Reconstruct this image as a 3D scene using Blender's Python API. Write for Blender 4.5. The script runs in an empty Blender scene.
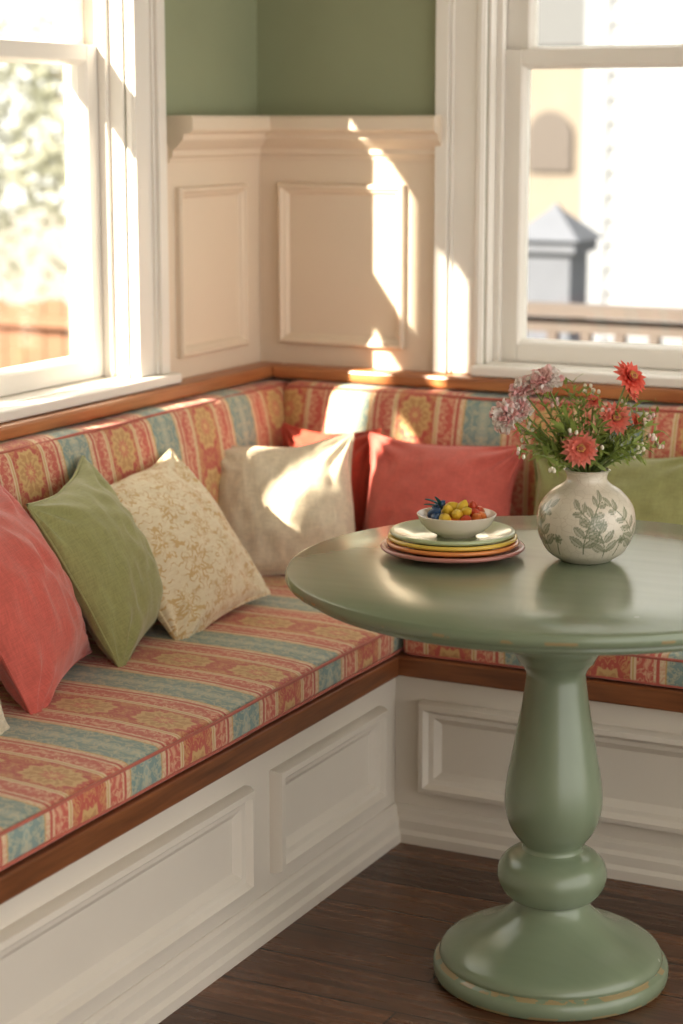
import bpy, bmesh, math, random
from mathutils import Vector, Matrix, noise
random.seed(7)
scene = bpy.context.scene
R = math.radians

def lin(c):
    c = c/255.0
    return c/12.92 if c <= 0.04045 else ((c+0.055)/1.055)**2.4
def S(r, g, b): return (lin(r), lin(g), lin(b), 1.0)

# ------------------------------------------------------------------ materials
class NT:
    def __init__(s, name):
        s.m = bpy.data.materials.new(name); s.m.use_nodes = True
        s.t = s.m.node_tree; s.n = s.t.nodes; s.l = s.t.links
        s.b = s.n['Principled BSDF']; s.out = s.n['Material Output']
    def new(s, typ, **kw):
        n = s.n.new(typ)
        for k, v in kw.items(): setattr(n, k, v)
        return n
    def put(s, sock, v):
        if isinstance(v, bpy.types.NodeSocket): s.l.new(v, sock)
        else: sock.default_value = v
    def math(s, op, a, b=None, c=None, clamp=False):
        n = s.new('ShaderNodeMath', operation=op); n.use_clamp = clamp
        s.put(n.inputs[0], a)
        if b is not None: s.put(n.inputs[1], b)
        if c is not None: s.put(n.inputs[2], c)
        return n.outputs[0]
    def mix(s, f, a, b, blend='MIX'):
        n = s.new('ShaderNodeMix', data_type='RGBA'); n.blend_type = blend
        s.put(n.inputs[0], f); s.put(n.inputs[6], a); s.put(n.inputs[7], b)
        return n.outputs[2]
    def obj(s):
        return s.new('ShaderNodeTexCoord').outputs['Object']
    def mapping(s, vec, scale=(1,1,1), loc=(0,0,0), rot=(0,0,0)):
        n = s.new('ShaderNodeMapping'); s.l.new(vec, n.inputs[0])
        n.inputs['Scale'].default_value = scale; n.inputs['Location'].default_value = loc
        n.inputs['Rotation'].default_value = rot
        return n.outputs[0]
    def noise(s, vec, scale, detail=3, rough=0.5):
        n = s.new('ShaderNodeTexNoise'); s.l.new(vec, n.inputs['Vector'])
        n.inputs['Scale'].default_value = scale; n.inputs['Detail'].default_value = detail
        n.inputs['Roughness'].default_value = rough
        return n.outputs['Fac']
    def ramp(s, fac, stops, interp='LINEAR'):
        n = s.new('ShaderNodeValToRGB'); cr = n.color_ramp; cr.interpolation = interp
        while len(cr.elements) < len(stops): cr.elements.new(0.5)
        for e, (p, c) in zip(cr.elements, stops): e.position = p; e.color = c
        s.l.new(fac, n.inputs[0]); return n.outputs[0]
    def bump(s, h, strength=0.3, dist=0.002):
        n = s.new('ShaderNodeBump'); n.inputs['Strength'].default_value = strength
        n.inputs['Distance'].default_value = dist; s.l.new(h, n.inputs['Height'])
        s.l.new(n.outputs[0], s.b.inputs['Normal'])
    def base(s, v): s.put(s.b.inputs['Base Color'], v)
    def rough(s, v): s.put(s.b.inputs['Roughness'], v)
    def sep(s, v):
        n = s.new('ShaderNodeSeparateXYZ'); s.l.new(v, n.inputs[0]); return n.outputs
    def comb(s, x, y, z=0.0):
        n = s.new('ShaderNodeCombineXYZ')
        s.put(n.inputs[0], x); s.put(n.inputs[1], y); s.put(n.inputs[2], z); return n.outputs[0]

def paint(name, col, rough=0.45, var=0.06, bump=0.08, scale=6):
    m = NT(name); o = m.obj()
    nz = m.noise(o, scale, 4)
    dark = tuple(c*(1-var*2) for c in col[:3])+(1,)
    m.base(m.mix(nz, dark, col)); m.rough(rough)
    m.bump(m.noise(o, 180, 2), bump, 0.001)
    return m.m

def wood(name, c1, c2, axis, rough=0.35):
    m = NT(name); o = m.obj()
    sc = [22, 22, 22]; sc[axis] = 1.6
    v = m.mapping(o, tuple(sc))
    nz = m.noise(v, 2.2, 6, 0.6)
    m.base(m.ramp(nz, [(0.3, c1), (0.7, c2)])); m.rough(rough)
    m.bump(nz, 0.15, 0.002)
    return m.m

def linen(name, col, rough=0.8, var=0.08):
    m = NT(name); o = m.obj()
    nz = m.noise(o, 9, 4)
    fib = m.noise(m.mapping(o, (50, 50, 480)), 1.0, 2); fib2 = m.noise(m.mapping(o, (480, 50, 50)), 1.0, 2)
    w = m.math('MULTIPLY', m.math('ADD', fib, fib2), 0.5)
    ws = m.ramp(w, [(0.38, (0, 0, 0, 1)), (0.62, (1, 1, 1, 1))])
    dark = tuple(c*(1-var*3) for c in col[:3])+(1,)
    m.base(m.mix(m.math('ADD', m.math('MULTIPLY', nz, 0.45), m.math('MULTIPLY', ws, 0.55)), dark, tuple(min(1, c*1.12) for c in col[:3])+(1,)))
    m.rough(rough); m.b.inputs['Sheen Weight'].default_value = 0.35
    m.bump(w, 0.6, 0.002)
    return m.m

def gold_linen(name):
    m = NT(name); o = m.obj(); x, y, z = m.sep(o)
    cx = 0.060; cz = 0.066
    ax = m.math('PINGPONG', x, cx); az = m.math('PINGPONG', z, cz)
    def rose(px, pz, rad, k):
        dx = m.math('SUBTRACT', ax, px); dz = m.math('SUBTRACT', az, pz)
        r = m.math('SQRT', m.math('ADD', m.math('MULTIPLY', dx, dx), m.math('MULTIPLY', dz, dz)))
        an = m.math('ARCTAN2', dx, dz)
        rr_ = m.math('MULTIPLY', m.math('ADD', m.math('MULTIPLY', m.math('COSINE', m.math('MULTIPLY', an, k)), 0.28), 0.72), rad)
        q = m.math('DIVIDE', r, rr_)
        ring = m.math('LESS_THAN', m.math('ABSOLUTE', m.math('SUBTRACT', m.math('FRACT', m.math('MULTIPLY', q, 2.0)), 0.5)), 0.27)
        return m.math('MULTIPLY', ring, m.math('LESS_THAN', q, 1.0))
    f = m.math('MAXIMUM', rose(0.0, 0.0, 0.042, 6.0), rose(cx, cz, 0.042, 6.0))
    nz = m.noise(m.comb(m.math('MULTIPLY', ax, 55.0), m.math('MULTIPLY', az, 55.0), 5.1), 1.0, 1)
    vine = m.math('LESS_THAN', m.math('ABSOLUTE', m.math('SUBTRACT', nz, 0.5)), 0.035)
    mask = m.math('MAXIMUM', f, vine)
    worn = m.ramp(m.noise(o, 60, 3), [(0.36, (0, 0, 0, 1)), (0.54, (1, 1, 1, 1))])
    fib = m.noise(m.mapping(o, (50, 50, 480)), 1.0, 2)
    base = m.mix(fib, S(214, 197, 164), S(238, 226, 200))
    m.base(m.mix(m.math('MULTIPLY', m.math('MULTIPLY', mask, worn), 0.75), base, S(198, 160, 96)))
    m.rough(0.8); m.b.inputs['Sheen Weight'].default_value = 0.3; m.bump(fib, 0.6, 0.002)
    return m.m

CORAL = S(204, 92, 78); CORAL2 = S(192, 76, 64); TEAL = S(122, 158, 156); CREAM = S(228, 207, 170); GOLD = S(204, 166, 96)
def fabric(name, side):
    m = NT(name); o = m.obj(); x, y, z = m.sep(o)
    P = 0.34
    if side == 'L':
        U, V, U0 = y, m.math('SUBTRACT', x, z), -0.506
    else:
        U, V, U0 = x, m.math('ADD', y, z), 0.15
    f = m.math('FRACT', m.math('DIVIDE', m.math('SUBTRACT', U, U0), P))
    a = m.math('PINGPONG', f, 0.5)           # 0 medallion centre, .5 teal centre
    vp = m.math('PINGPONG', V, 0.085)
    base = m.ramp(a, [(0.0, CORAL2), (0.140, CREAM), (0.152, GOLD), (0.160, CREAM), (0.172, CORAL), (0.280, CREAM),
                      (0.293, CORAL2), (0.313, CREAM), (0.348, GOLD), (0.356, TEAL), (0.470, S(150, 178, 172))], 'CONSTANT')
    wv_ = m.noise(m.comb(m.math('MULTIPLY', a, 9.0), m.math('MULTIPLY', vp, 22.0), 7.7), 1.0, 1.0)
    dv = m.comb(m.math('ADD', m.math('MULTIPLY', a, 27.0), m.math('MULTIPLY', wv_, 3.5)), m.math('ADD', m.math('MULTIPLY', vp, 70.0), m.math('MULTIPLY', wv_, 5.0)), 1.3)
    nz = m.noise(dv, 1.0, 1.0, 0.5)
    ridge = m.math('ABSOLUTE', m.math('SUBTRACT', nz, 0.5))
    vine = m.math('LESS_THAN', ridge, 0.032)
    leaf = m.math('GREATER_THAN', nz, 0.60)
    dam = m.math('MAXIMUM', vine, leaf)
    damcol = m.ramp(a, [(0.0, S(216, 172, 108)), (0.172, S(232, 194, 156)), (0.280, CORAL), (0.356, S(204, 202, 170))], 'CONSTANT')
    damamt = m.ramp(a, [(0.0, (.7,)*3+(1,)), (0.140, (0.1,)*3+(1,)), (0.172, (.72,)*3+(1,)), (0.280, (.4,)*3+(1,)), (0.348, (0,)*3+(1,)), (0.356, (.65,)*3+(1,))], 'CONSTANT')
    col = m.mix(m.math('MULTIPLY', dam, damamt), base, damcol)
    # lobed medallions, broken up with the same scrollwork
    da = m.math('MULTIPLY', a, P*1.3)
    d = m.math('SQRT', m.math('ADD', m.math('POWER', da, 2.0), m.math('POWER', m.math('MULTIPLY', vp, 0.78), 2.0)))
    ang = m.math('ARCTAN2', da, vp)
    d = m.math('ADD', d, m.math('MULTIPLY', m.math('SINE', m.math('MULTIPLY', ang, 12.0)), 0.0045))
    med = m.math('LESS_THAN', d, 0.048); med2 = m.math('LESS_THAN', d, 0.040); med3 = m.math('LESS_THAN', d, 0.018)
    col = m.mix(m.math('MULTIPLY', med, 0.9), col, S(216, 184, 122))
    ray = m.math('GREATER_THAN', m.math('ABSOLUTE', m.math('SINE', m.math('ADD', m.math('MULTIPLY', ang, 6.0), m.math('MULTIPLY', nz, 5.0)))), 0.55)
    col = m.mix(m.math('MULTIPLY', m.math('MULTIPLY', med2, ray), 0.8), col, S(192, 142, 84))
    col = m.mix(m.math('MULTIPLY', med3, 0.85), col, S(206, 116, 90))
    col = m.mix(m.math('LESS_THAN', d, 0.008), col, S(222, 190, 126))
    wv = m.noise(m.mapping(o, (500, 500, 500)), 1.0, 2)
    fade = m.noise(o, 5, 3)
    col = m.mix(m.math('MULTIPLY', fade, 0.20), col, S(216, 178, 152))
    col = m.mix(m.math('MULTIPLY', wv, 0.18), col, S(108, 68, 52))
    m.base(col); m.rough(0.6); m.b.inputs['Sheen Weight'].default_value = 0.25
    m.bump(wv, 0.35, 0.0015)
    return m.m

M = {}
M['green_wall'] = paint('sage_wall_paint', S(158, 164, 134), 0.7)
M['cream'] = paint('cream_wainscot_paint', S(230, 214, 194), 0.5, 0.03)
M['white'] = paint('white_trim_paint', S(238, 233, 225), 0.35, 0.02)
M['bench'] = paint('bench_white_paint', S(222, 214, 202), 0.38, 0.04)
M['ceil'] = paint('ceiling_paint', S(235, 228, 214), 0.8)
M['wood_y'] = wood('walnut_trim_y', S(96, 56, 32), S(144, 90, 54), 1)
M['wood_x'] = wood('walnut_trim_x', S(102, 60, 34), S(150, 94, 56), 0)
M['ledge_y'] = wood('oak_ledge_y', S(150, 92, 56), S(194, 132, 84), 1)
M['ledge_x'] = wood('oak_ledge_x', S(150, 92, 56), S(194, 132, 84), 0)
M['fabL'] = fabric('striped_damask_left', 'L')
M['fabB'] = fabric('striped_damask_back', 'B')
M['piping'] = linen('coral_piping', S(184, 98, 80))
M['p_coral'] = linen('coral_linen', S(206, 102, 90))
M['p_rust'] = linen('rust_linen', S(190, 78, 58))
M['p_green'] = linen('olive_linen', S(156, 156, 102))
M['p_cream'] = linen('cream_linen', S(222, 209, 184))
M['p_gold'] = gold_linen('gold_print_linen')

def floor_mat():
    m = NT('dark_plank_floor'); o = m.obj()
    b = m.new('ShaderNodeTexBrick'); m.l.new(o, b.inputs['Vector'])
    b.offset = 0.37; b.inputs['Scale'].default_value = 1.0
    b.inputs['Brick Width'].default_value = 1.7; b.inputs['Row Height'].default_value = 0.135
    b.inputs['Mortar Size'].default_value = 0.0025; b.inputs['Bias'].default_value = 0.0
    b.inputs['Color1'].default_value = S(84, 54, 37); b.inputs['Color2'].default_value = S(122, 81, 54)
    b.inputs['Mortar'].default_value = S(22, 14, 9)
    g = m.noise(m.mapping(o, (1.5, 26, 1)), 2.0, 6, 0.6)
    gg = m.ramp(g, [(0.38, (0, 0, 0, 1)), (0.64, (1, 1, 1, 1))])
    col = m.mix(m.math('MULTIPLY', gg, 0.65), b.outputs['Color'], S(46, 29, 20))
    m.base(col); m.rough(m.math('ADD', m.math('MULTIPLY', g, 0.25), 0.16))
    m.bump(m.math('SUBTRACT', g, m.math('MULTIPLY', b.outputs['Fac'], 2.0)), 0.25, 0.003)
    return m.m
M['floor'] = floor_mat()

def table_mat():
    m = NT('worn_green_table_paint'); o = m.obj(); x, y, z = m.sep(o)
    g = m.noise(m.mapping(o, (3, 24, 3)), 1.5, 5)
    col = m.mix(g, S(124, 138, 114), S(137, 150, 125))
    def band(zc, w):
        return m.math('LESS_THAN', m.math('ABSOLUTE', m.math('SUBTRACT', z, zc)), w)
    nz = m.noise(o, 26, 5)
    w1 = m.math('MULTIPLY', m.math('MAXIMUM', band(0.033, 0.003), band(0.004, 0.003)), m.math('GREATER_THAN', nz, 0.47))
    w2 = m.math('MULTIPLY', band(0.727, 0.0025), m.math('GREATER_THAN', nz, 0.58))
    wear = m.math('MAXIMUM', w1, w2)
    m.base(m.mix(m.math('MULTIPLY', wear, 0.6), col, S(176, 144, 98)))
    m.rough(m.math('ADD', m.math('MULTIPLY', m.noise(o, 9, 4), 0.10), 0.20))
    m.b.inputs['Coat Weight'].default_value = 0.35; m.b.inputs['Coat Roughness'].default_value = 0.16
    m.bump(g, 0.06, 0.002)
    return m.m
M['table'] = table_mat()

def simple(name, col, rough=0.5, var=0.05, scale=20, coat=0.0, sss=0.0):
    m = NT(name); o = m.obj(); n = m.noise(o, scale, 3)
    m.base(m.mix(n, tuple(c*(1-2*var) for c in col[:3])+(1,), tuple(min(1, c*(1+var)) for c in col[:3])+(1,)))
    m.rough(rough); m.b.inputs['Coat Weight'].default_value = coat
    return m.m
def petalmat(name, col):
    """thin translucent petal / leaf"""
    m = NT(name); o = m.obj(); n = m.noise(o, 90, 3)
    c = m.mix(n, tuple(k*0.85 for k in col[:3])+(1,), tuple(min(1, k*1.06) for k in col[:3])+(1,))
    m.base(c); m.rough(0.55)
    tr = m.new('ShaderNodeBsdfTranslucent'); m.l.new(c, tr.inputs[0])
    mx = m.new('ShaderNodeMixShader'); mx.inputs[0].default_value = 0.45
    m.l.new(m.b.outputs[0], mx.inputs[1]); m.l.new(tr.outputs[0], mx.inputs[2]); m.l.new(mx.outputs[0], m.out.inputs[0])
    return m.m

def glass_mat():
    m = NT('window_glass')
    t = m.new('ShaderNodeBsdfTransparent'); g = m.new('ShaderNodeBsdfGlossy'); g.inputs['Roughness'].default_value = 0.02
    t.inputs[0].default_value = (0.97, 0.98, 0.97, 1)
    mx = m.new('ShaderNodeMixShader'); mx.inputs[0].default_value = 0.05
    m.l.new(t.outputs[0], mx.inputs[1]); m.l.new(g.outputs[0], mx.inputs[2]); m.l.new(mx.outputs[0], m.out.inputs[0])
    return m.m
M['glass'] = glass_mat()

# ------------------------------------------------------------------ mesh helpers
class MB:
    def __init__(s): s.v = []; s.f = []; s.m = []
    def add(s, vs, fs, mi=0):
        o = len(s.v); s.v += [tuple(v) for v in vs]
        for f in fs: s.f.append(tuple(i+o for i in f)); s.m.append(mi)
    def box(s, x0, x1, y0, y1, z0, z1, mi=0):
        vs = [(x, y, z) for x in (x0, x1) for y in (y0, y1) for z in (z0, z1)]
        s.add(vs, [(0,1,3,2),(4,6,7,5),(0,4,5,1),(2,3,7,6),(0,2,6,4),(1,5,7,3)], mi)
    def lathe(s, prof, seg=64, c=(0,0,0), mi=0, capb=True, capt=True):
        vs = []; fs = []; n = len(prof)
        for i in range(seg):
            a = 2*math.pi*i/seg
            for (r, z) in prof: vs.append((c[0]+r*math.cos(a), c[1]+r*math.sin(a), c[2]+z))
        for i in range(seg):
            j = (i+1) % seg
            for k in range(n-1): fs.append((i*n+k, j*n+k, j*n+k+1, i*n+k+1))
        if capb and prof[0][0] > 1e-5: fs.append(tuple(i*n for i in reversed(range(seg))))
        if capt and prof[-1][0] > 1e-5: fs.append(tuple(i*n+n-1 for i in range(seg)))
        s.add(vs, fs, mi)
    def tube(s, pts, rad, seg=8, mi=0, closed=False):
        pts = [Vector(p) for p in pts]; n = len(pts); vs = []; fs = []
        up = Vector((0.13, 0.21, 0.97)).normalized()
        for i, p in enumerate(pts):
            if closed: d = pts[(i+1) % n]-pts[i-1]
            else: d = pts[min(i+1, n-1)]-pts[max(i-1, 0)]
            d.normalize()
            u = up if abs(d.dot(up)) < 0.95 else Vector((1, 0, 0))
            a = d.cross(u).normalized(); b = d.cross(a)
            r = rad[i] if isinstance(rad, (list, tuple)) else rad
            for k in range(seg):
                t = 2*math.pi*k/seg; vs.append(p+a*math.cos(t)*r+b*math.sin(t)*r)
        for i in range(n if closed else n-1):
            j = (i+1) % n
            for k in range(seg):
                l = (k+1) % seg; fs.append((i*seg+k, i*seg+l, j*seg+l, j*seg+k))
        if not closed:
            fs.append(tuple(range(seg))); fs.append(tuple((n-1)*seg+k for k in reversed(range(seg))))
        s.add(vs, fs, mi)
    def ellipsoid(s, c, r, seg=16, mi=0, rot=None, pointy=0.0, noisea=0.0):
        vs = []; fs = []; n = seg//2
        for i in range(n+1):
            ph = math.pi*i/n
            for k in range(seg):
                t = 2*math.pi*k/seg
                q = Vector((math.sin(ph)*math.cos(t), math.sin(ph)*math.sin(t), math.cos(ph)))
                q.z += pointy*math.copysign(abs(q.z)**8, q.z)
                if noisea: q *= 1+noisea*noise.noise(q*2.5+Vector(c)*7)
                q = Vector((q.x*r[0], q.y*r[1], q.z*r[2]))
                if rot: q = rot @ q
                vs.append(q+Vector(c))
        for i in range(n):
            for k in range(seg):
                l = (k+1) % seg; fs.append((i*seg+k, (i+1)*seg+k, (i+1)*seg+l, i*seg+l))
        s.add(vs, fs, mi)
    def frame(s, O, U, V, N, u0, u1, v0, v1, prof, mi=0):
        """mitred rectangular moulding; prof=[(inset,height)]"""
        O, U, V, N = Vector(O), Vector(U), Vector(V), Vector(N); vs = []; fs = []; n = len(prof)
        for (a, b, sa, sb) in ((u0, v0, 1, 1), (u1, v0, -1, 1), (u1, v1, -1, -1), (u0, v1, 1, -1)):
            for (i, h) in prof: vs.append(O+U*(a+sa*i)+V*(b+sb*i)+N*h)
        for c in range(4):
            d = (c+1) % 4
            for k in range(n-1): fs.append((c*n+k, d*n+k, d*n+k+1, c*n+k+1))
        s.add(vs, fs, mi)
    def extr(s, prof, p0, p1, out, mi=0, m0=0.0, m1=0.0):
        """extrude profile [(out,z)] from p0 to p1; m0/m1 mitre slope along path per unit out"""
        p0, p1, out = Vector(p0), Vector(p1), Vector(out); d = (p1-p0).normalized(); n = len(prof)
        vs = [p0+out*o+Vector((0, 0, z))+d*(m0*o) for o, z in prof]+[p1+out*o+Vector((0, 0, z))+d*(m1*o) for o, z in prof]
        fs = [(k, (k+1) % n, n+(k+1) % n, n+k) for k in range(n)]+[tuple(range(n)), tuple(range(2*n-1, n-1, -1))]
        s.add(vs, fs, mi)
    def build(s, name, mats, smooth=False, parent=None, bevel=0, angle=40, loc=None):
        me = bpy.data.meshes.new(name); me.from_pydata(s.v, [], s.f)
        for m in mats: me.materials.append(m)
        me.polygons.foreach_set('material_index', s.m)
        bm = bmesh.new(); bm.from_mesh(me); bmesh.ops.recalc_face_normals(bm, faces=bm.faces); bm.to_mesh(me); bm.free()
        if smooth:
            me.polygons.foreach_set('use_smooth', [True]*len(me.polygons))
            try: me.set_sharp_from_angle(angle=R(angle))
            except Exception: pass
        me.update()
        o = bpy.data.objects.new(name, me); scene.collection.objects.link(o)
        if parent: o.parent = parent
        if loc: o.location = loc
        if bevel:
            b = o.modifiers.new('bevel', 'BEVEL'); b.width = bevel; b.segments = 2; b.limit_method = 'ANGLE'; b.angle_limit = R(50)
        return o
def empty(name, loc=(0, 0, 0)):
    e = bpy.data.objects.new(name, None); e.location = loc; scene.collection.objects.link(e); e.empty_display_size = 0.1
    return e

# ------------------------------------------------------------------ room shell
ZL, ZH = 0.93, 2.14          # window opening
LY0, LY1 = -1.45, -0.60      # left window opening in y
BX0, BX1 = 0.605, 1.55       # back window opening in x
YN, XF, HC = -6.0, 4.2, 2.6
b = MB()
T = 0.16
b.box(-T, 0, LY1, T, 0, HC); b.box(-T, 0, YN, LY0, 0, HC); b.box(-T, 0, LY0, LY1, 0, ZL); b.box(-T, 0, LY0, LY1, ZH, HC)
b.build('wall_left', [M['green_wall']])
b = MB()
b.box(0, BX0, 0, T, 0, HC); b.box(BX1, XF, 0, T, 0, HC); b.box(BX0, BX1, 0, T, 0, ZL); b.box(BX0, BX1, 0, T, ZH, HC)
b.build('wall_back', [M['green_wall']])
b = MB(); b.box(-T, XF, YN-T, YN, 0, HC); b.build('wall_front', [M['cream']])
b = MB(); b.box(-T, XF, YN, T, -0.1, 0); b.build('floor', [M['floor']])
b = MB(); b.box(-T-0.3, XF, YN, T+0.3, HC, HC+0.1); b.build('ceiling', [M['ceil']])

# wainscot boards + panel mouldings
pm = [(0, 0), (0, 0.012), (0.004, 0.017), (0.010, 0.017), (0.014, 0.011), (0.020, 0.008), (0.026, 0.0)]
b = MB()
b.box(0, 0.01, -0.45, -0.0, 0.60, 1.44)
b.frame((0.01, 0, 0), (0, 1, 0), (0, 0, 1), (1, 0, 0), -0.413, -0.095, 0.955, 1.345, pm)
b.build('trim_1', [M['cream']])
b = MB()
b.box(0.01, 0.495, -0.01, 0, 0.60, 1.44)
b.frame((0, -0.01, 0), (1, 0, 0), (0, 0, 1), (0, -1, 0), 0.066, 0.405, 0.955, 1.345, pm)
b.build('trim_2', [M['cream']])
cap = [(0, 1.400), (0.012, 1.400), (0.015, 1.410), (0.022, 1.416), (0.022, 1.428), (0.034, 1.436), (0.050, 1.452), (0.052, 1.464), (0.070, 1.468), (0.076, 1.474), (0.076, 1.500), (0.072, 1.506), (0, 1.506)]
b = MB()
b.extr(cap, (0, -0.44, 0), (0, 0, 0), (1, 0, 0), m1=-1)
b.extr(cap, (0, 0, 0), (0.505, 0, 0), (0, -1, 0), m0=1)
b.build('trim_3', [M['cream']], smooth=True, angle=25)

# windows
def window(name, O, U, N, w0, w1, horn=0.0):
    """O on wall plane, U along wall, N into room. Opening w0..w1 in U, ZL..ZH"""
    e = empty(name); O = Vector(O); U = Vector(U); N = Vector(N); Z = Vector((0, 0, 1))
    def bx(mb, u0, u1, z0, z1, n0, n1, mi=0):
        P = [O+U*u+Z*z+N*n for u in (u0, u1) for z in (z0, z1) for n in (n0, n1)]
        mb.add(P, [(0,1,3,2),(4,6,7,5),(0,4,5,1),(2,3,7,6),(0,2,6,4),(1,5,7,3)], mi)
    b = MB(); cw = 0.114
    zb_ = ZL if horn > 0 else ZL-0.024
    for (a, s) in ((w0, -1), (w1, 1)):
        bx(b, a, a+s*cw, zb_, ZH+cw, 0, 0.018)
        bx(b, a+s*cw*0.74, a+s*(cw+0.004), zb_, ZH+cw, 0, 0.034)
        bx(b, a+s*cw*0.66, a+s*cw*0.74, zb_, ZH+cw, 0, 0.025)
        bx(b, a+s*0.004, a+s*0.018, ZL, ZH+0.01, 0, 0.024)
    bx(b, w0-cw, w1+cw, ZH, ZH+cw, 0, 0.0179)
    bx(b, w0-cw-0.012, w1+cw+0.012, ZH+cw, ZH+cw+0.03, 0, 0.045)
    b.build('casing', [M['white']], parent=e, bevel=0.003)
    b = MB()
    bx(b, w0, w0+0.008, ZL, ZH, -0.15, 0.0); bx(b, w1-0.008, w1, ZL, ZH, -0.15, 0.0)
    bx(b, w0, w1, ZH-0.008, ZH, -0.15, 0.0)
    bx(b, w0+0.008, w0+0.022, ZL, ZH-0.008, -0.055, -0.035); bx(b, w1-0.022, w1-0.008, ZL, ZH-0.008, -0.055, -0.035)
    b.build('jamb', [M['white']], parent=e, bevel=0.002)
    b = MB()
    if horn > 0: bx(b, w0-cw-horn, w1+cw+horn, ZL-0.024, ZL, 0.0, 0.055)
    else: bx(b, w0-0.012, w1+0.012, ZL-0.024, ZL, 0.0, 0.060)
    bx(b, w0, w1, ZL-0.024, ZL+0.002, -0.15, 0.001)
    b.build('sill', [M['white']], parent=e, bevel=0.005)
    zm = 1.638; st = 0.052
    b = MB(); g = MB()
    def sash(z0, z1, n0, n1, rb, rt):
        a0, a1 = w0+0.009, w1-0.009
        bx(b, a0, a0+st, z0, z1, n0, n1); bx(b, a1-st, a1, z0, z1, n0, n1)
        bx(b, a0+st, a1-st, z0, z0+rb, n0, n1); bx(b, a0+st, a1-st, z1-rt, z1, n0, n1)
        prof = [(-0.001, n1-0.001), (0.003, n1-0.004), (0.010, n1-0.018), (0.010, n0)]
        b.frame(O, U, Z, N, a0+st, a1-st, z0+rb, z1-rt, prof)
        nm = (n0+n1)/2
        bx(g, a0+st-0.005, a1-st+0.005, z0+rb-0.005, z1-rt+0.005, nm-0.002, nm+0.002)
    sash(ZL+0.003, zm+0.018, -0.092, -0.056, 0.042, 0.034)
    sash(zm-0.018, ZH-0.009, -0.132, -0.096, 0.034, 0.048)
    b.build('sash', [M['white']], parent=e, bevel=0.002)
    g.build('glass_pane', [M['glass']], parent=e)
    b = MB(); um = (w0+w1)/2
    bx(b, um-0.03, um+0.03, zm+0.018, zm+0.028, -0.09, -0.06); bx(b, um-0.008, um+0.035, zm+0.028, zm+0.040, -0.083, -0.067)
    b.build('sash_lock', [simple(name+'_brass', S(200, 190, 170), 0.3)], parent=e, bevel=0.002)
    return e
window('window_1', (0, 0, 0), (0, 1, 0), (1, 0, 0), LY0, LY1, 0.02)
window('window_2', (0, 0, 0), (1, 0, 0), (0, -1, 0), BX0, BX1, 0.0)

# wooden ledge
b = MB()
b.box(0, 0.075, -4.2, 0.0, 0.874, 0.905)
b.build('trim_4', [M['ledge_y']], bevel=0.008)
b = MB()
b.box(0.075, 3.2, -0.075, 0.0, 0.874, 0.905)
b.build('trim_5', [M['ledge_x']], bevel=0.008)

# ------------------------------------------------------------------ bench
BD = 0.706
bench = empty('built_in_bench')
bp = [(0, 0), (0, 0.012), (0.005, 0.024), (0.015, 0.026), (0.024, 0.015), (0.034, 0.012), (0.044, 0.003), (0.048, 0.0)]
b = MB()
b.box(0.0, BD, -4.2, -BD, 0, 0.36)
b.box(0.0, 3.2, -BD, 0, 0, 0.36)
for (y0, y1) in ((-1.262, -0.79), (-2.35, -1.357), (-3.45, -2.445)):
    b.frame((BD, 0, 0), (0, 1, 0), (0, 0, 1), (1, 0, 0), y0, y1, 0.112, 0.312, bp)
for (x0, x1) in ((0.765, 1.72), (1.82, 2.75)):
    b.frame((0, -BD, 0), (1, 0, 0), (0, 0, 1), (0, -1, 0), x0, x1, 0.112, 0.312, bp)
b.build('bench_box', [M['bench']], parent=bench, smooth=True, angle=25)
b = MB()
bbp = [(0, 0.0), (0.024, 0.0), (0.024, 0.020), (0.017, 0.028), (0.017, 0.048), (0.010, 0.056), (0.009, 0.070), (0.003, 0.078), (0, 0.079)]
b.extr(bbp, (BD, -4.2, 0), (BD, -BD, 0), (1, 0, 0), m1=-1)
b.extr(bbp, (BD, -BD, 0), (3.2, -BD, 0), (0, -1, 0), m0=1)
b.build('baseboard_bench', [M['bench']], smooth=True, angle=25, parent=bench)
b = MB(); b.box(0, BD+0.016, -4.2, -BD-0.016, 0.36, 0.402); b.build('seat_board_1', [M['wood_y']], parent=bench, bevel=0.004)
b = MB(); b.box(0, 3.2, -BD-0.016, 0, 0.36, 0.402); b.build('seat_board_2', [M['wood_x']], parent=bench, bevel=0.004)
b = MB(); b.box(0, 0.022, -4.2, 0, 0.402, 0.872); b.box(0.022, 3.2, -0.022, 0, 0.402, 0.872); b.build('back_board', [M['bench']], parent=bench)

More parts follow.
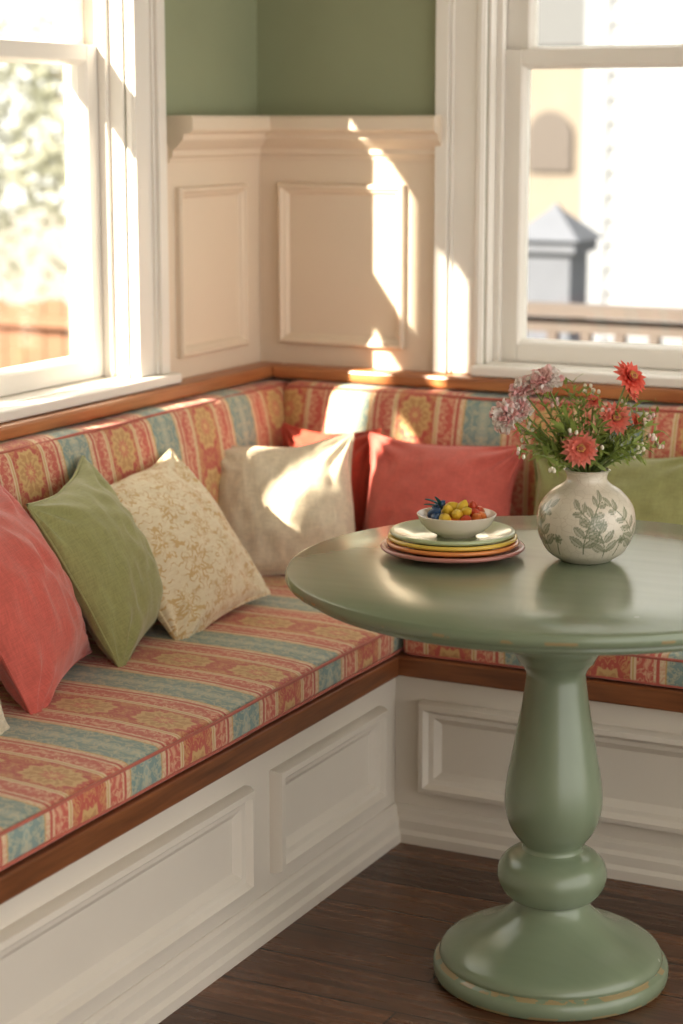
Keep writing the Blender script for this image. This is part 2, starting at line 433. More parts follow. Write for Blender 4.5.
def samples(L, r, dens):
    e = [0, 0.15, 0.35, 0.6, 1.0]
    n = max(2, int((L-2*r)/dens))
    return [-L/2+r*t for t in e]+[-L/2+r+(L-2*r)*i/n for i in range(1, n)]+[L/2-r*t for t in reversed(e)]
def rounded_box(x0, x1, y0, y1, z0, z1, r, crown=None, dens=0.03, wob=0.003, seed=0.0):
    c = Vector(((x0+x1)/2, (y0+y1)/2, (z0+z1)/2)); h = Vector(((x1-x0)/2, (y1-y0)/2, (z1-z0)/2))
    sx, sy, sz = [samples(2*k, r, dens) for k in h]
    bm = bmesh.new(); cache = {}
    def vert(p):
        key = tuple(round(q, 5) for q in p)
        if key in cache: return cache[key]
        q = Vector(p); inn = Vector([max(-h[i]+r, min(h[i]-r, q[i])) for i in range(3)])
        d = q-inn
        if d.length > 1e-9:
            mx = max(abs(k) for k in d)
            d = d.normalized()*mx
        w = inn+d
        if crown: w = crown(w, h)
        wc = w+c
        nn = noise.noise_vector(wc*4.0+Vector((seed, 0, 0)))*wob+noise.noise_vector(wc*14.0)*wob*0.35
        v = bm.verts.new(wc+nn); cache[key] = v; return v
    def face(A, B, f):
        for i in range(len(A)-1):
            for j in range(len(B)-1):
                try: bm.faces.new([vert(f(A[i], B[j])), vert(f(A[i+1], B[j])), vert(f(A[i+1], B[j+1])), vert(f(A[i], B[j+1]))])
                except ValueError: pass
    for s in (-1, 1):
        face(sx, sy, lambda a, b_: (a, b_, s*h.z)); face(sx, sz, lambda a, b_: (a, s*h.y, b_)); face(sy, sz, lambda a, b_: (s*h.x, a, b_))
    bmesh.ops.recalc_face_normals(bm, faces=bm.faces)
    return bm
def bm_obj(bm, name, mats, parent=None):
    me = bpy.data.meshes.new(name); bm.to_mesh(me); bm.free()
    for m in mats: me.materials.append(m)
    me.polygons.foreach_set('use_smooth', [True]*len(me.polygons))
    o = bpy.data.objects.new(name, me); scene.collection.objects.link(o)
    if parent: o.parent = parent
    return o
def seat_crown(w, h):
    u = w.x/h.x; v = w.y/h.y
    w = w.copy()
    if w.z > 0: w.z += 0.012*max(0, 1-abs(u)**4)*max(0, 1-abs(v)**6)
    return w
def piping(name, pts, parent, r=0.005):
    b = MB(); P = []
    n = len(pts)
    for i in range(n):
        a, c = Vector(pts[i]), Vector(pts[(i+1) % n]); k = max(2, int((c-a).length/0.05))
        for j in range(k): 
            q = a+(c-a)*(j/k); P.append(q+noise.noise_vector(q*5)*0.002)
    b.tube(P, r, 8, closed=True)
    return b.build(name, [M['piping']], smooth=True, parent=parent)
def rect_loop(x0, x1, y0, y1, z, r=0.02):
    pts = []
    for (cx, cy, a0) in ((x1-r, y1-r, 0), (x0+r, y1-r, 90), (x0+r, y0+r, 180), (x1-r, y0+r, 270)):
        for k in range(4):
            a = R(a0+k*30); pts.append((cx+r*math.cos(a), cy+r*math.sin(a), z))
    return pts
def seat(name, x0, x1, y0, y1, mat, seed):
    e = empty(name)
    bm_obj(rounded_box(x0, x1, y0, y1, 0.402, 0.466, 0.016, seat_crown, 0.035, 0.003, seed), 'cushion_body', [mat], e)
    piping('piping_top', rect_loop(x0+0.003, x1-0.001, y0+0.003, y1-0.003, 0.461), e, 0.0032)
    piping('piping_bottom', rect_loop(x0+0.003, x1-0.001, y0+0.003, y1-0.003, 0.408), e, 0.0032)
    return e
seat('seat_cushion', 0.030, BD+0.004, -4.1, -0.030, M['fabL'], 0)
seat('seat_cushion', BD+0.012, 3.1, -BD-0.004, -0.030, M['fabB'], 5)

def backrest(name, side, a0, a1, mat, seed):
    e = empty(name)
    def crown(w, h):
        w = w.copy()
        if side == 'L':
            v = w.z/h.z; u = w.y/h.y
            if w.x > 0: w.x += 0.026*(1-abs(v)**2.5)*(1-abs(u)**30)
            w.x += -0.012*v
        else:
            v = w.z/h.z; u = w.x/h.x
            if w.y < 0: w.y -= 0.026*(1-abs(v)**2.5)*(1-abs(u)**30)
            w.y += 0.012*v
        return w
    if side == 'L':
        bm = rounded_box(0.040, 0.130, a0, a1, 0.480, 0.870, 0.026, crown, 0.035, 0.005, seed)
        b = bm_obj(bm, 'cushion_body', [mat], e)
        P = [(0.112, a0+0.02, 0.863), (0.112, a1-0.02, 0.863)]
    else:
        bm = rounded_box(a0, a1, -0.130, -0.040, 0.480, 0.870, 0.026, crown, 0.035, 0.005, seed)
        b = bm_obj(bm, 'cushion_body', [mat], e)
        P = [(a0+0.02, -0.112, 0.863), (a1-0.02, -0.112, 0.863)]
    mb = MB(); A, C = Vector(P[0]), Vector(P[1]); k = int((C-A).length/0.04)
    mb.tube([A+(C-A)*(j/k)+noise.noise_vector((A+(C-A)*(j/k))*6)*0.002 for j in range(k+1)], 0.004, 8)
    mb.build('piping', [M['piping']], smooth=True, parent=e)
    return e
backrest('backrest_cushion', 'L', -2.30, -0.04, M['fabL'], 1)
backrest('backrest_cushion', 'L', -4.1, -2.31, M['fabL'], 2)
backrest('backrest_cushion', 'B', 0.122, 1.62, M['fabB'], 3)
backrest('backrest_cushion', 'B', 1.63, 3.1, M['fabB'], 4)

# ------------------------------------------------------------------ pillows
def pillow(w, h, th, loc, az, tilt, roll, mat, seed, rim=None):
    n = 50; bm = bmesh.new()
    def P(u, v, s):
        x = u*w/2*(1-0.095*(1-v*v)*abs(u)); z = v*h/2*(1-0.095*(1-u*u)*abs(v))
        t = max(0.0, (1-u*u))*max(0.0, (1-v*v))
        y = -s*th/2*(0.6*t**0.5+0.4*t**0.95)*(1+0.14*noise.noise(Vector((u*1.4+seed, v*1.4, s))))
        wr = noise.noise(Vector((u*4+seed*3, v*4, s*2.0)))*0.009*(t**0.3)
        wr += noise.noise(Vector((u*9+seed*5, v*3, s*2.0+4)))*0.006*(t**0.3)
        ang = math.atan2(1-abs(v), 1-abs(u)+1e-6); rad = math.hypot(1-abs(u), 1-abs(v))
        wr += math.sin(ang*11+seed+u)*0.007*math.exp(-((rad-0.38)/0.24)**2)*(1 if t > 0 else 0)
        y += -s*wr
        z += -0.012*(0.5+noise.noise(Vector((u*1.5, seed, 0))))*max(0, v)*(1-u*u)
        x += 0.008*noise.noise(Vector((v*1.7, seed+3, u)))
        return Vector((x, y, z))
    q = [math.sin(math.pi/2*(-1+2*i/n)) for i in range(n+1)]
    grid = {}
    for s in (1, -1):
        for i in range(n+1):
            for j in range(n+1):
                edge = i in (0, n) or j in (0, n)
                if s == -1 and edge: grid[(s, i, j)] = grid[(1, i, j)]; continue
                grid[(s, i, j)] = bm.verts.new(P(q[i], q[j], s))
        for i in range(n):
            for j in range(n):
                bm.faces.new([grid[(s, i, j)], grid[(s, i+1, j)], grid[(s, i+1, j+1)], grid[(s, i, j+1)]])
    bmesh.ops.recalc_face_normals(bm, faces=bm.faces)
    bmesh.ops.rotate(bm, verts=bm.verts, cent=(0, 0, 0), matrix=Matrix.Rotation(R(roll), 3, 'Y'))
    loopP = [grid[(1, i, 0)].co.copy() for i in range(n)]+[grid[(1, n, j)].co.copy() for j in range(n)]+[grid[(1, n-i, n)].co.copy() for i in range(n)]+[grid[(1, 0, n-j)].co.copy() for j in range(n)]
    e = empty('throw_pillow', loc); e.rotation_euler = (R(-tilt), 0, R(az))
    bm_obj(bm, 'cover', [mat], e)
    mb = MB(); pts = []
    last = None
    for p in loopP:
        if last is None or (p-last).length > 0.004: pts.append(p); last = p
    mb.tube(pts, 0.003, 6, closed=True)
    mb.build('seam_piping', [rim or mat], smooth=True, parent=e)
    return e
SZ = 0.478
pillow(0.38, 0.36, 0.16, (0.380, -1.895, SZ+0.142), 100, 32, 0, M['p_cream'], 1.1)
pillow(0.38, 0.39, 0.17, (0.295, -1.475, SZ+0.170), 106, 27, -6, M['p_coral'], 2.3)
pillow(0.37, 0.37, 0.16, (0.275, -1.150, SZ+0.168), 104, 27, -6, M['p_green'], 3.9)
pillow(0.40, 0.38, 0.16, (0.285, -0.885, SZ+0.150), 88, 36, -6, M['p_gold'], 4.4)
pillow(0.36, 0.33, 0.17, (0.272, -0.40, SZ+0.144), 27, 20, -4, M['p_cream'], 5.2)
pillow(0.25, 0.32, 0.09, (0.300, -0.215, SZ+0.150), 4, 8, 0, M['p_rust'], 9.9)
pillow(0.38, 0.33, 0.17, (0.600, -0.255, SZ+0.143), 4, 16, 1, M['p_coral'], 8.6)
pillow(0.43, 0.34, 0.17, (1.035, -0.255, SZ+0.148), 0, 14, -2, M['p_green'], 7.5)

# ------------------------------------------------------------------ table
TX, TY, TZ = 1.247, -1.212, 0.742
tb = empty('round_pedestal_table', (TX, TY, 0))
b = MB()
b.lathe([(0.0, 0.704), (0.40, 0.704), (0.405, 0.701), (0.420, 0.700), (0.430, 0.700), (0.438, 0.703), (0.441, 0.708), (0.440, 0.712), (0.445, 0.716), (0.458, 0.717), (0.466, 0.720), (0.470, 0.726), (0.470, 0.733), (0.467, 0.739), (0.460, 0.742), (0.30, 0.742), (0.0, 0.742)], 128)
b.build('table_top', [M['table']], smooth=True, parent=tb, angle=35)
def smooth_prof(pts, n=8):
    out = []
    for i in range(len(pts)-1):
        p0 = pts[max(i-1, 0)]; p1 = pts[i]; p2 = pts[i+1]; p3 = pts[min(i+2, len(pts)-1)]
        for k in range(n):
            t = k/n
            f = lambda a, b_, c, d: 0.5*((2*b_)+(-a+c)*t+(2*a-5*b_+4*c-d)*t*t+(-a+3*b_-3*c+d)*t**3)
            out.append((f(p0[0], p1[0], p2[0], p3[0]), f(p0[1], p1[1], p2[1], p3[1])))
    out.append(pts[-1]); return out
b = MB()
base = [(0.205, 0.0), (0.2085, 0.004), (0.2095, 0.014), (0.2085, 0.026), (0.204, 0.031), (0.199, 0.033)]
b1 = smooth_prof([(0.197, 0.035), (0.198, 0.042), (0.190, 0.054), (0.165, 0.068), (0.130, 0.083), (0.100, 0.100), (0.078, 0.118), (0.068, 0.130), (0.064, 0.138)], 6)
b2 = smooth_prof([(0.064, 0.141), (0.080, 0.150), (0.092, 0.166), (0.097, 0.187), (0.092, 0.208), (0.078, 0.223), (0.060, 0.231)], 6)
b3 = smooth_prof([(0.054, 0.234), (0.053, 0.242), (0.060, 0.252), (0.074, 0.272), (0.083, 0.298), (0.086, 0.325), (0.083, 0.360), (0.076, 0.400), (0.068, 0.445), (0.060, 0.490), (0.055, 0.525), (0.052, 0.548), (0.054, 0.560), (0.062, 0.572)], 6)
b5 = [(0.066, 0.575)]+smooth_prof([(0.068, 0.580), (0.074, 0.590), (0.081, 0.600), (0.084, 0.615), (0.084, 0.650), (0.088, 0.707)], 5)
b.lathe(base+b1+b2+b3+b5, 96)
b.build('pedestal', [M['table']], smooth=True, parent=tb, angle=50)

# ------------------------------------------------------------------ plates + fruit bowl
PX, PY = 1.044, -1.201
PS = 0.0088
def plate(name, r, z, mat):
    w = 0.064
    out = [(0.0, 0.002), (w-0.008, 0.002), (w-0.006, 0.0), (w, 0.0), (w+0.004, 0.004), (w+0.5*(r-w), 0.0080), (r-0.003, 0.0115), (r, 0.0135), (r+0.0010, 0.0160), (r, 0.0185), (r-0.003, 0.0195), (r-0.007, 0.0185), (w+0.5*(r-w), 0.0150), (w+0.003, 0.0108), (w-0.004, PS), (0.0, PS)]
    b = MB(); b.lathe(out, 96); return b.build(name, [mat], smooth=True, loc=(PX, PY, z), angle=75)
cer = lambda n, c: simple(n, c, 0.2, 0.03, 8, 0.4)
z0 = 0.7422
plate('dinner_plate', 0.127, z0, cer('mauve_glaze', S(186, 126, 118)))
plate('salad_plate', 0.1165, z0+PS, cer('orange_glaze', S(222, 144, 82)))
plate('salad_plate', 0.1135, z0+2*PS, cer('yellow_glaze', S(228, 196, 92)))
plate('salad_plate', 0.1100, z0+3*PS, cer('celadon_glaze', S(184, 194, 156)))
zb = z0+4*PS
fb = empty('fruit_bowl', (PX+0.006, PY+0.003, zb))
b = MB(); kz = 0.84
b.lathe([(r_, z_*kz) for r_, z_ in [(0.0, 0.003), (0.026, 0.003), (0.028, 0.0), (0.034, 0.0), (0.036, 0.004), (0.050, 0.012), (0.062, 0.026), (0.069, 0.042), (0.0705, 0.046), (0.069, 0.0475), (0.067, 0.046), (0.059, 0.029), (0.047, 0.016), (0.030, 0.009), (0.0, 0.008)]], 72)
b.build('bowl', [cer('white_glaze', S(230, 218, 204))], smooth=True, parent=fb, angle=60)
fm = [simple('lemon_skin', S(230, 194, 66), 0.45, 0.08, 60), simple('plum_skin', S(56, 84, 120), 0.35, 0.15, 60), simple('berry_skin', S(208, 84, 54), 0.4, 0.1, 60), simple('teal_leaf', S(56, 112, 118), 0.45, 0.1, 40), simple('orange_skin', S(226, 132, 66), 0.45, 0.05, 60)]
RT = Vector((0.8957, 0.4446, 0)); FW = Vector((-0.4446, 0.8957, 0))
def at(l, f, z): return RT*l+FW*f+Vector((0, 0, z-0.007))
b = MB()
def rotm(a, t): return (Matrix.Rotation(R(a), 3, 'Z') @ Matrix.Rotation(R(t), 3, 'X'))
# fruit heap: bed, small lemons, berries, plums with teal leaves
b.ellipsoid(at(0.0, 0.0, 0.030), (0.040, 0.040, 0.014), 20, 4)
for (l, f_, z, r, mi, a, t) in [(0.000, -0.016, 0.046, .0105, 0, 20, 70), (-0.010, 0.020, 0.050, .012, 0, 80, 60), (0.010, 0.006, 0.055, .0095, 0, 140, 30), (0.016, -0.010, 0.050, .009, 0, 60, 60),
        (-0.016, -0.004, 0.052, .009, 0, 10, 40), (0.002, 0.034, 0.048, .010, 0, 33, 80), (-0.022, -0.026, 0.040, .011, 0, 10, 80),
        (0.032, -0.006, 0.046, .0095, 2, 60, 110), (0.024, 0.024, 0.051, .009, 2, 60, 70), (0.040, 0.008, 0.047, .0085, 2, 20, 40), (0.030, 0.012, 0.056, .0075, 2, 0, 20), (0.014, -0.030, 0.040, .009, 2, 60, 70), (0.044, -0.012, 0.043, .008, 4, 0, 50), (0.034, -0.022, 0.041, .009, 4, 30, 50), (0.042, 0.024, 0.045, .009, 4, 0, 50)]:
    b.ellipsoid(at(l, f_, z), (r, r, r*1.4), 18, mi, rotm(a, t), 0.18, 0.15)
for (l, f_, z, r, a, t) in [(-0.040, -0.004, 0.047, .0105, 60, 60), (-0.032, 0.016, 0.055, .0095, 110, 50), (-0.036, -0.018, 0.042, .010, 10, 80)]:
    b.ellipsoid(at(l, f_, z), (r, r*0.85, r*1.5), 18, 1, rotm(a, t), 0.2, 0.12)
def leafblade(c, d, L, W, mi):
    d = d.normalized(); s_ = d.cross(Vector((0.2, 0.1, 1))).normalized(); n_ = s_.cross(d); vs = []; fs = []
    for i in range(9):
        u = i/8; w_ = W*math.sin(math.pi*min(1, u*0.96+0.04))**0.8
        for j, q in enumerate((-1, 0, 1)): vs.append(c+d*L*u+s_*w_*q*0.5+n_*(0.2*W*abs(q)-L*0.25*u*u))
    for i in range(8):
        for j in range(2): fs.append((i*3+j, i*3+j+1, i*3+j+4, i*3+j+3))
    b.add(vs, fs, mi)
leafblade(at(-0.028, 0.004, 0.058), RT*-1+Vector((0, 0, .75)), 0.030, 0.013, 3)
leafblade(at(-0.030, 0.004, 0.058), RT*-.2+Vector((0, 0, .8))-FW*.4, 0.026, 0.012, 3)
leafblade(at(-0.034, 0.006, 0.056), RT*-1+FW*.6+Vector((0, 0, .35)), 0.026, 0.012, 3)
b.build('fruit', fm, smooth=True, parent=fb, angle=80)

# ------------------------------------------------------------------ vase (leaf decoration painted as colour attribute)
VX, VY, VZ = 1.269, -1.138, 0.7422
prof = smooth_prof([(0.040, 0.0), (0.048, 0.004), (0.068, 0.019), (0.082, 0.046), (0.0855, 0.072), (0.080, 0.099), (0.062, 0.122), (0.044, 0.134), (0.036, 0.142), (0.035, 0.150), (0.038, 0.157), (0.041, 0.160)], 14)
inner = [(0.038, 0.1615), (0.033, 0.156), (0.031, 0.148), (0.033, 0.138), (0.05, 0.12), (0.07, 0.09), (0.07, 0.04), (0.0, 0.01)]
b = MB(); SEG = 440
b.lathe([(0.0, 0.0015), (0.036, 0.0015)]+prof+inner, SEG, capb=False, capt=False)
vase = b.build('flower_vase', [], smooth=True, loc=(VX, VY, VZ), angle=70)
leaves = []; stems = []; rr = random.Random(12); NS = 9
for i in range(NS):
    th = i*2*math.pi/NS+rr.uniform(-.12, .12); z0_ = rr.uniform(0.014, 0.026); lean = rr.uniform(0.35, 0.9)*(1 if i % 2 else -1); ln = rr.uniform(0.082, 0.098)
    prev = None
    for k in range(16):
        t = k/15; px = th*0.08+lean*ln*t*t*0.8; pz = z0_+ln*t
        if prev: stems.append((prev, (px, pz)))
        prev = (px, pz)
        if k % 3 == 2 and k < 15:
            for sd in (-1, 1):
                leaves.append((px, pz, R(90)-lean*t*1.2+sd*R(52), 0.029*(1.15-0.55*t), 0.0068*(1.1-0.4*t)))
    leaves.append((prev[0], prev[1], R(90)-lean, 0.022, 0.0052))
    fx = th*0.08+0.029; fz = 0.050+0.03*(i % 2)
    for k in range(6): leaves.append((fx, fz, k*math.pi/3, 0.0095, 0.0030))
    stems.append(((fx, fz), (fx-0.006, fz-0.03)))
def deco(x, z):
    d = 0.0
    for (lx, lz, a, ln, w) in leaves:
        dx = x-lx; dz = z-lz
        if abs(dx) > 0.036 or abs(dz) > 0.036: continue
        u = (dx*math.cos(a)+dz*math.sin(a))/ln; v = (-dx*math.sin(a)+dz*math.cos(a))
        if 0 < u < 1:
            hw = w*math.sin(math.pi*u)**0.8
            if abs(v) < hw:
                edge = 1-abs(v)/hw
                d = max(d, 1.0 if edge < 0.22 or abs(v) < 0.0006 else (0.40 if v > 0 else 0.66))
    for (p, q) in stems:
        if abs(x-p[0]) > 0.04 or abs(z-p[1]) > 0.04: continue
        a = Vector(p); c = Vector(q)-a; t = max(0, min(1, (Vector((x, z))-a).dot(c)/c.length_squared))
        if (Vector((x, z))-(a+c*t)).length < 0.0010: d = 1.0
    return d
me = vase.data
att = me.color_attributes.new('deco', 'FLOAT_COLOR', 'POINT')
C2 = 2*math.pi*0.08
vals = []
for v in me.vertices:
    r_ = math.hypot(v.co.x, v.co.y); z = v.co.z; d = 0.0
    if 0.012 < z < 0.132 and r_ > 0.042:
        x = (math.atan2(v.co.y, v.co.x) % (2*math.pi))*0.08
        d = max(deco(x, z), deco(x-C2, z), deco(x+C2, z))
    vals += [d, d, d, 1.0]
att.data.foreach_set('color', vals)
m = NT('painted_vase_ceramic'); o = m.obj(); va = m.new('ShaderNodeVertexColor'); va.layer_name = 'deco'
ds = m.sep(va.outputs[0])[0]
cr = m.new('ShaderNodeTexVoronoi', feature='DISTANCE_TO_EDGE'); m.l.new(o, cr.inputs['Vector']); cr.inputs['Scale'].default_value = 70
crack = m.math('LESS_THAN', cr.outputs[0], 0.02)
bc = m.mix(m.noise(o, 30, 4), S(208, 198, 182), S(228, 220, 206))
bc = m.mix(m.math('MULTIPLY', crack, 0.25), bc, S(150, 130, 100))
m.base(m.mix(m.math('MULTIPLY', ds, 0.85), bc, S(102, 112, 82))); m.rough(0.25); m.b.inputs['Coat Weight'].default_value = 0.3
me.materials.append(m.m)

# ------------------------------------------------------------------ bouquet
bq = empty('flower_bouquet', (VX, VY, VZ))
def petal(mb, c, d, n, L, W, lift, mi, ruf=0.0, nu=5, nv=4, notch=0.0):
    d = d.normalized(); n = n.normalized(); s = d.cross(n).normalized(); vs = []; fs = []
    ph = random.random()*6
    for i in range(nu+1):
        u = i/nu; wid = W*(math.sin(math.pi*min(1, 0.12+0.80*u))**0.7)
        if i == nu: wid *= 0.75
        for j in range(nv+1):
            v = -1+2*j/nv
            z = lift*L*u*u*-1+0.12*W*abs(v)**2+ruf*math.sin(v*5+ph+u*3)*W*u
            ll = L*u-(notch*L*(1-abs(v)) if i == nu else 0)-L*0.12*abs(v)*u
            vs.append(c+d*ll+s*(wid*v*0.5)+n*z)
    for i in range(nu):
        for j in range(nv):
            a = i*(nv+1)+j; fs.append((a, a+1, a+nv+2, a+nv+1))
    mb.add(vs, fs, mi)
def basis(n):
    n = n.normalized(); a = n.cross(Vector((0.3, 0.2, 0.9))).normalized(); return n, a, n.cross(a)
def daisy(mb, c, n, r, mi, mc, layers=3, np_=16):
    n, a, b_ = basis(n)
    for l in range(layers):
        el = R(8+22*l); rr_ = r*(1-0.2*l)
        for k in range(np_-2*l):
            t = 2*math.pi*(k+0.5*l)/(np_-2*l)+random.uniform(-.08, .08)
            d = (a*math.cos(t)+b_*math.sin(t)); dd = d*math.cos(el)+n*math.sin(el); nn = n*math.cos(el)-d*math.sin(el)
            petal(mb, c+d*r*0.12, dd, nn, rr_*random.uniform(.85, 1.02), r*0.36, 0.15, mi, 0.05)
    mb.ellipsoid(c+n*r*0.14, (r*0.26, r*0.26, r*0.2), 14, mc)
    for k in range(26):
        t = k*2.399; q = r*0.24*math.sqrt(k/26)
        mb.ellipsoid(c+n*r*0.32+(a*math.cos(t)+b_*math.sin(t))*q, (r*0.045,)*3, 6, mc+1)
def carnation(mb, c, n, r, mis):
    n, a, b_ = basis(n)
    for k in range(50):
        q = (k+0.5)/50; el = math.asin(1-q*1.05 if q < 0.95 else 0.0); t = k*2.399
        d = (a*math.cos(t)+b_*math.sin(t))*math.cos(el)+n*math.sin(el)
        nn = (n*math.cos(el)-(a*math.cos(t)+b_*math.sin(t))*math.sin(el))
        if nn.length < .1: nn = a
        petal(mb, c+d*r*0.1, d, nn+Vector([random.uniform(-.5, .5) for _ in range(3)]), r*random.uniform(.8, 1.0), r*0.55, 0.15, random.choice(mis), 0.22, 5, 6, 0.12)
    mb.ellipsoid(c-n*r*0.2, (r*0.28,)*3, 10, 8)
fmats = [petalmat('coral_petal', S(250, 156, 138)), simple('dark_centre', S(150, 76, 58), 0.7), simple('pollen', S(208, 158, 90), 0.7),
         petalmat('pink_petal', S(253, 222, 218)), petalmat('blush_petal', S(255, 245, 240)), petalmat('rose_petal', S(250, 204, 204)),
         petalmat('red_petal', S(247, 130, 112)), petalmat('leaf_green', S(160, 178, 98)), simple('stem_green', S(130, 148, 84), 0.55, 0.12, 40), simple('white_bud', S(240, 232, 214), 0.6)]
def A(l, f, z): return RT*l+FW*f+Vector((0, 0, z-VZ))
b = MB(); TC = -FW
heads = [('c', A(-0.074, -0.01, 1.056), Vector((-.3, 0, 1))+TC*.7, 0.032), ('c', A(-0.112, 0.01, 1.036), Vector((-.7, 0, .8))+TC*.6, 0.029),
         ('c', A(-0.142, -0.01, 0.996), RT*-.8+TC*.8+Vector((0, 0, .3)), 0.032),
         ('c', A(-0.118, 0.00, 1.006), RT*-.4+TC*.8+Vector((0, 0, .6)), 0.026),
         ('c', A(-0.092, 0.03, 1.044), Vector((0, 0, 1)), 0.026),
         ('r', A(0.070, 0.0, 1.062), RT*.6+TC*.7+Vector((0, 0, .7)), 0.034), ('r', A(0.046, 0.00, 0.992), RT*.2+TC*.9+Vector((0, 0, .4)), 0.0304),
         ('r', A(0.076, 0.03, 1.032), RT*.8+TC*.2+Vector((0, 0, .6)), 0.022), ('r', A(0.084, 0.01, 0.985), RT*.8+TC*.5+Vector((0, 0, .4)), 0.018),
         ('r', A(0.012, 0.03, 1.018), TC*.5+Vector((0, 0, .8)), 0.016),
         ('d', A(-0.018, -0.045, 0.946), TC*1.0+Vector((0, 0, .28)), 0.032)]
for (k, c, n, r) in heads:
    n = n.normalized()
    if k == 'c': carnation(b, c, n, r, [3, 4, 4, 5])
    elif k == 'r': daisy(b, c, n, r, 6 if r > .0305 else 0, 1, 4, 16)
    else: daisy(b, c, n, r, 0, 1, 3, 20)
    m0 = Vector((c.x*0.12, c.y*0.12, 0.150)); mid = (m0+c)/2+Vector((0, 0, 0.012))
    end = c-n*r*0.2; pts = []
    for i in range(10):
        t = i/9; pts.append(m0*(1-t)**2+mid*2*t*(1-t)+end*t*t)
    pts = [Vector((c.x*0.02, c.y*0.02, 0.06))]+pts
    b.tube(pts, 0.0017, 6, 8)
b.build('blooms', fmats, smooth=True, parent=bq, angle=60)
b = MB()
rg = random.Random(5)
for i in range(84):
    l = rg.uniform(-0.125, 0.125); f = rg.uniform(-0.06, 0.06); z = 0.94+rg.uniform(0.0, 0.135)*(1-abs(l)/0.22)
    if i < 28: z = rg.uniform(0.912, 0.955); l *= 0.85
    end = A(l, f, z); m0 = Vector((end.x*0.12, end.y*0.12, 0.152)); mid = (m0+end)/2+Vector((0, 0, 0.02))
    pts = [m0*(1-t)**2+mid*2*t*(1-t)+end*t*t for t in [k/9 for k in range(10)]]
    b.tube(pts, [0.0013-0.0008*k/9 for k in range(10)], 5, 8)
    for k in range(3, 10):
        d = (pts[k]-pts[k-1]).normalized()
        for sd in range(2):
            side = Vector([rg.uniform(-1, 1) for _ in range(3)]); side = (side-d*side.dot(d)).normalized()
            ld = (d*0.7+side*0.7).normalized()
            petal(b, pts[k], ld, side.cross(d).cross(ld)+Vector((0, 0, .5)), rg.uniform(0.014, 0.030), rg.uniform(0.004, 0.008), 0.25, 7, 0.0, 4, 2)
    if i % 3 == 0:
        for k in range(4):
            q = end+Vector([rg.uniform(-.007, .007) for _ in range(3)])
            b.ellipsoid(q, (0.0035, 0.0035, 0.0045), 8, 9 if rg.random() < .6 else 3)
b.build('greenery', fmats, smooth=True, parent=bq, angle=60)

# ------------------------------------------------------------------ exterior
GZ = -0.9
b = MB(); b.box(-30, 25, 0.6, 40, GZ-0.1, GZ); b.box(-30, -0.6, -14, 0.6, GZ-0.1, GZ)
b.build('ground', [simple('pale_patio', S(132, 128, 120), 0.9, 0.1, 1.2)])
sid = simple('pale_siding_paint', S(118, 122, 129), 0.6, 0.01)
nh = empty('neighbour_house')
b = MB()
HX0, HX1, HY = -1.62, 7.0, 7.0
b.box(HX0, HX1, HY+0.03, HY+6, GZ, 6.5)
for i in range(52):
    z = GZ+i*0.14
    b.add([(HX0, HY+0.03, z+0.14), (HX1, HY+0.03, z+0.14), (HX1, HY+0.004, z), (HX0, HY+0.004, z), (HX0, HY+0.03, z), (HX1, HY+0.03, z)], [(0, 1, 2, 3), (3, 2, 5, 4)])
b.box(HX0-0.05, HX0+0.1, HY-0.003, HY+0.1, GZ, 6.5)
b.build('siding', [sid], parent=nh)
b = MB(); b.box(0.3, 1.5, HY-0.05, HY+0.02, 1.4, 3.0); b.build('house_window', [simple('dark_pane', S(90, 98, 104), 0.2)], parent=nh)
b = MB(); b.frame((0, HY-0.05, 0), (1, 0, 0), (0, 0, 1), (0, -1, 0), 0.2, 1.6, 1.3, 3.1, [(0, 0), (0, .05), (.12, .05), (.12, 0)]); b.build('house_window_trim', [sid], parent=nh)
fh = empty('tan_brick_house')
b = MB(); b.box(-8.0, 0.5, 14, 20, GZ, 7.0); b.build('house_body', [simple('tan_brick', S(122, 114, 106), 0.9, 0.08, 3)], parent=fh)
b = MB()
for (wx, wz) in ((-4.50, 1.35), (-3.8, 1.35), (-4.5, -0.3)):
    n = 14; wv = [(wx-0.22, 13.96, wz-0.35), (wx+0.22, 13.96, wz-0.35)]+[(wx+0.22*math.cos(math.pi*k/n), 13.96, wz+0.22*math.sin(math.pi*k/n)) for k in range(n+1)]
    b.add(wv, [tuple(range(len(wv)))])
b.build('arched_window', [simple('brown_pane', S(82, 76, 74), 0.4)], parent=fh)
b = MB(); b.add([(-5.2, 13.8, 2.15), (-3.2, 13.8, 2.15), (-4.2, 13.8, 2.9), (-5.2, 14, 2.15), (-3.2, 14, 2.15), (-4.2, 14, 2.9)], [(0, 1, 2), (0, 3, 4, 1), (1, 4, 5, 2), (2, 5, 3, 0)])
b.build('gable', [simple('grey_shingle', S(92, 94, 98), 0.9)], parent=fh)
gp = empty('garden_pillar', (-1.085, 5.0, 0)); gm = simple('grey_stone', S(88, 92, 102), 0.8, 0.08, 8)
b = MB(); b.box(-0.125, 0.125, -0.125, 0.125, GZ, 0.86); b.box(-0.16, 0.16, -0.16, 0.16, 0.86, 0.92)
b.add([(-.19, -.19, .92), (.19, -.19, .92), (.19, .19, .92), (-.19, .19, .92), (-.03, -.03, 1.06), (.03, -.03, 1.06), (.03, .03, 1.06), (-.03, .03, 1.06), (0, 0, 1.10)],
      [(0, 3, 2, 1), (0, 1, 5, 4), (1, 2, 6, 5), (2, 3, 7, 6), (3, 0, 4, 7), (4, 5, 8), (5, 6, 8), (6, 7, 8), (7, 4, 8)])
b.box(-0.145, 0.145, -0.145, 0.145, 0.40, 0.44)
b.build('pillar', [gm], parent=gp)
dr = empty('deck_railing'); dm = simple('weathered_cedar', S(90, 82, 78), 0.8, 0.1, 10)
b = MB(); ry = 2.5
